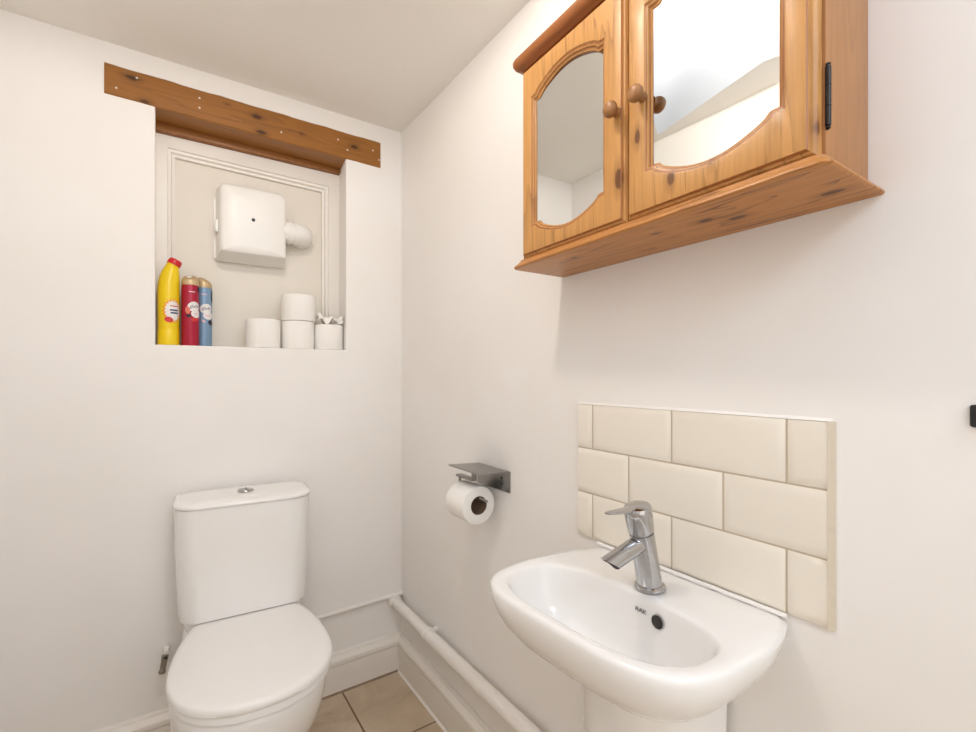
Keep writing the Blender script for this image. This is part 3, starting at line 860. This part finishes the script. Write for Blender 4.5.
cobj('cornice', board([(1.8845, .019), (1.887, .0165), (1.8885, .010), (1.892, .0045), (1.898, .0010), (1.905, 0), (1.911, .0025), (1.914, .007), (1.917, .012), (1.921, .012)], .634, .2240, .8570, .012), M['pine_cornice'], cb, angle=35)
# doors
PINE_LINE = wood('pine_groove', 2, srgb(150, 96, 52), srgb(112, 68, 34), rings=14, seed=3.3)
def opening(hw, zc0, zc1, rise, off, yc):
    """closed outline of the shaped mirror opening: arched top and bottom with ogee shoulders"""
    n = 32; hw2 = hw + off
    def h(t):
        t = abs(t)
        if t > .90: return 0
        if t > .76:
            k = (.90 - t) / .14; return .34 * k * k * (3 - 2 * k)
        return .34 + .66 * math.cos(t / .76 * PI / 2) ** .9
    bot = [(hw2 * (-1 + 2 * i / n), zc0 - off - rise * h(-1 + 2 * i / n)) for i in range(n + 1)]
    top = [(hw2 * (1 - 2 * i / n), zc1 + off + rise * h(1 - 2 * i / n)) for i in range(n + 1)]
    m = 8
    right = [(hw2, (zc0 - off) + (zc1 - zc0 + 2 * off) * i / m) for i in range(1, m)]
    left = [(-hw2, (zc1 + off) - (zc1 - zc0 + 2 * off) * i / m) for i in range(1, m)]
    return [(yc + y, z) for y, z in bot + right + top + left]
def rect_like(ya, yb_, z0, z1):
    n, m = 32, 8
    bot = [(ya + (yb_ - ya) * i / n, z0) for i in range(n + 1)]; top = [(yb_ - (yb_ - ya) * i / n, z1) for i in range(n + 1)]
    right = [(yb_, z0 + (z1 - z0) * i / m) for i in range(1, m)]; left = [(ya, z1 - (z1 - z0) * i / m) for i in range(1, m)]
    return bot + right + top + left
def make_door(label, ya, yb_, mat, knob_y, hinge_y, yc, zc0):
    z0, z1 = 1.4685, 1.8825
    R_ = lambda i, x: [(x, y, z) for y, z in rect_like(ya + i, yb_ - i, z0 + i, z1 - i)]
    O_ = lambda o, x: [(x, y, z) for y, z in opening(.0975, zc0, 1.800, .0295, o, yc)]
    bm = bmesh.new()
    rings = loft(bm, [R_(0, BF - .0006), R_(0, DF + .0105), R_(.003, DF + .0065), R_(.0065, DF + .0052), R_(.0068, DF + .0022), R_(.0085, DF + .0006), R_(.011, DF),
        O_(.0125, DF), O_(.0105, DF + .0008), O_(.0095, DF + .0026), O_(.0065, DF + .0032), O_(.005, DF + .0042), O_(.0045, DF + .0065), O_(.002, DF + .0075), O_(.0, DF + .0095), O_(0, DF + .0135), O_(.0, BF - .0006)], False, False)
    n = len(rings[0])
    for i in range(n): bm.faces.new((rings[-1][i], rings[-1][(i + 1) % n], rings[0][(i + 1) % n], rings[0][i]))
    bm.faces.ensure_lookup_table()
    # moulding grooves in darker pine: stain and groove shade put into the colour
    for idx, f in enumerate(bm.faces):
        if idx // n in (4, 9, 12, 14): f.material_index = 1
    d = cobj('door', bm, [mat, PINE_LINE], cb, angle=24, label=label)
    bm = bmesh.new()
    F = [bm.verts.new((DF + .0130 - .0255 * (y - yc), y, z)) for y, z in opening(.0975, zc0, 1.800, .0295, .0003, yc)]
    bm.faces.new(F); F2 = [bm.verts.new((v.co.x + .0035, v.co.y, v.co.z)) for v in F]; bm.faces.new(F2[::-1])
    for i in range(len(F)): bm.faces.new((F[i], F2[i], F2[(i + 1) % len(F)], F[(i + 1) % len(F)]))
    cobj('mirror', bm, M['mirror'], d, smooth=False, label='shaped mirror panel')
    bm = bmesh.new()
    lathe(bm, [(.0088, 0), (.0082, .003), (.0068, .006), (.0070, .009), (.0110, .0118), (.0134, .0155), (.0139, .019), (.0130, .0232), (.0100, .0265), (.005, .028)], 28, frame_z((DF - .0001, knob_y, 1.661), (-1, 0, 0)))
    cobj('knob', bm, M['pine_knob'], d, angle=60, label='round turned pine knob')
    if hinge_y is not None:
        bm = bmesh.new(); s = -1 if hinge_y < yc else 1
        lathe(bm, [(.001, -.041), (.003, -.039), (.0022, -.0365), (.0033, -.0355), (.0033, -.013), (.0027, -.0128), (.0027, -.0122), (.0033, -.012), (.0033, .012), (.0027, .0122), (.0027, .0128), (.0033, .013), (.0033, .0355), (.0022, .0365), (.003, .039), (.001, .041)], 16, Matrix.Translation((BF + .001, hinge_y + s * .0022, 1.542)))
        cobj('hinge', bm, M['hinge'], d, label='dark metal barrel hinge')
make_door('left mirrored pine door', .5375, .8355, M['pine_door_a'], .5530, None, .692, 1.541)
make_door('right mirrored pine door', .2475, .5355, M['pine_door_b'], .4985, CY0, .388, 1.548)

# ------------------------------------------------------------------ small black fitting at the right edge
bk = thing('latch_plate', (W, .12, 1.154), 'small black metal fitting at the far right edge of the right wall', 'fitting')
bm = bmesh.new()
P = rrect(.085, .1435, 1.1405, 1.1675, .003)
loft(bm, [[(W - .0003, a, b_) for a, b_ in P], [(W - .004, a, b_) for a, b_ in P], [(W - .005, .1142 + (a - .1142) * .97, 1.154 + (b_ - 1.154) * .94) for a, b_ in P]])
obj('plate', bm, M['black'], bk, world=True)
bm = bmesh.new()
tube(bm, [(W - .010, .088, 1.154), (W - .010, .136, 1.154)], .006, 14)
for y in (.098, .125): box(bm, W - .012, W - .0045, y - .005, y + .005, 1.1455, 1.1625)
obj('bolt', bm, M['black'], bk, world=True)

# ------------------------------------------------------------------ lamp in the ceiling well
LP = Vector((.14, .75, 2.215))
pl = thing('pendant_lamp', LP + Vector((0, 0, .12)), 'round glowing ceiling lamp, seen in the top of the right mirror', 'lamp')
bm = bmesh.new()
bmesh.ops.create_uvsphere(bm, u_segments=32, v_segments=18, radius=.045, matrix=Matrix.Translation(LP))
obj('globe', bm, M['globe'], pl, world=True)
bm = bmesh.new()
lathe(bm, [(.020, .041), (.022, .041), (.022, .050), (.022, .056), (.012, .060), (.006, .062), (.006, .14)], 32, Matrix.Translation(LP))
obj('lamp_holder', bm, M['plastic'], pl, world=True)

# ------------------------------------------------------------------ light, world, camera
wd = bpy.data.worlds.new('daylight'); SC.world = wd; wd.use_nodes = True
wt = wd.node_tree; bg = wt.nodes['Background']
bg.inputs['Color'].default_value = (1.0, .90, .79, 1); bg.inputs['Strength'].default_value = .68
def area(name, loc, rot, sx, sy, power, col):
    la = bpy.data.lights.new(name, 'AREA'); la.shape = 'RECTANGLE'; la.size = sx; la.size_y = sy; la.energy = power; la.color = col
    o = bpy.data.objects.new(name, la); COL.objects.link(o); o.location = loc; o.rotation_euler = rot; return o
area('near_end_fill', (.2, NEAR + .02, 1.2), (math.radians(90), 0, 0), 1.1, 1.7, 5, (1.0, .95, .88))  # added warm fill lamp across the open end; no doorway is built
area('cool_daylight_fill', (.22, NEAR + .02, 2.2), (math.radians(72), 0, 0), 1.0, .4, 9, (.72, .85, 1.0))  # added high cool fill lamp standing in for daylight on the upper walls

cam = bpy.data.cameras.new('camera'); co = bpy.data.objects.new('camera', cam); COL.objects.link(co)
co.location = (0, 0, CAM_H); co.rotation_euler = (PI / 2, 0, -.5979)
cam.sensor_width = 36; cam.lens = 36 * 472.35 / 976; cam.shift_y = 8.3 / 976; cam.clip_start = .01
SC.camera = co
SC.view_settings.view_transform = 'Standard'
SC.view_settings.look = 'None'
SC.view_settings.exposure = 0
SC.cycles.use_denoising = True
SC.cycles.max_bounces = 12; SC.cycles.diffuse_bounces = 6; SC.cycles.glossy_bounces = 6
SC.cycles.sample_clamp_indirect = 6
SC.cycles.caustics_reflective = False; SC.cycles.caustics_refractive = False
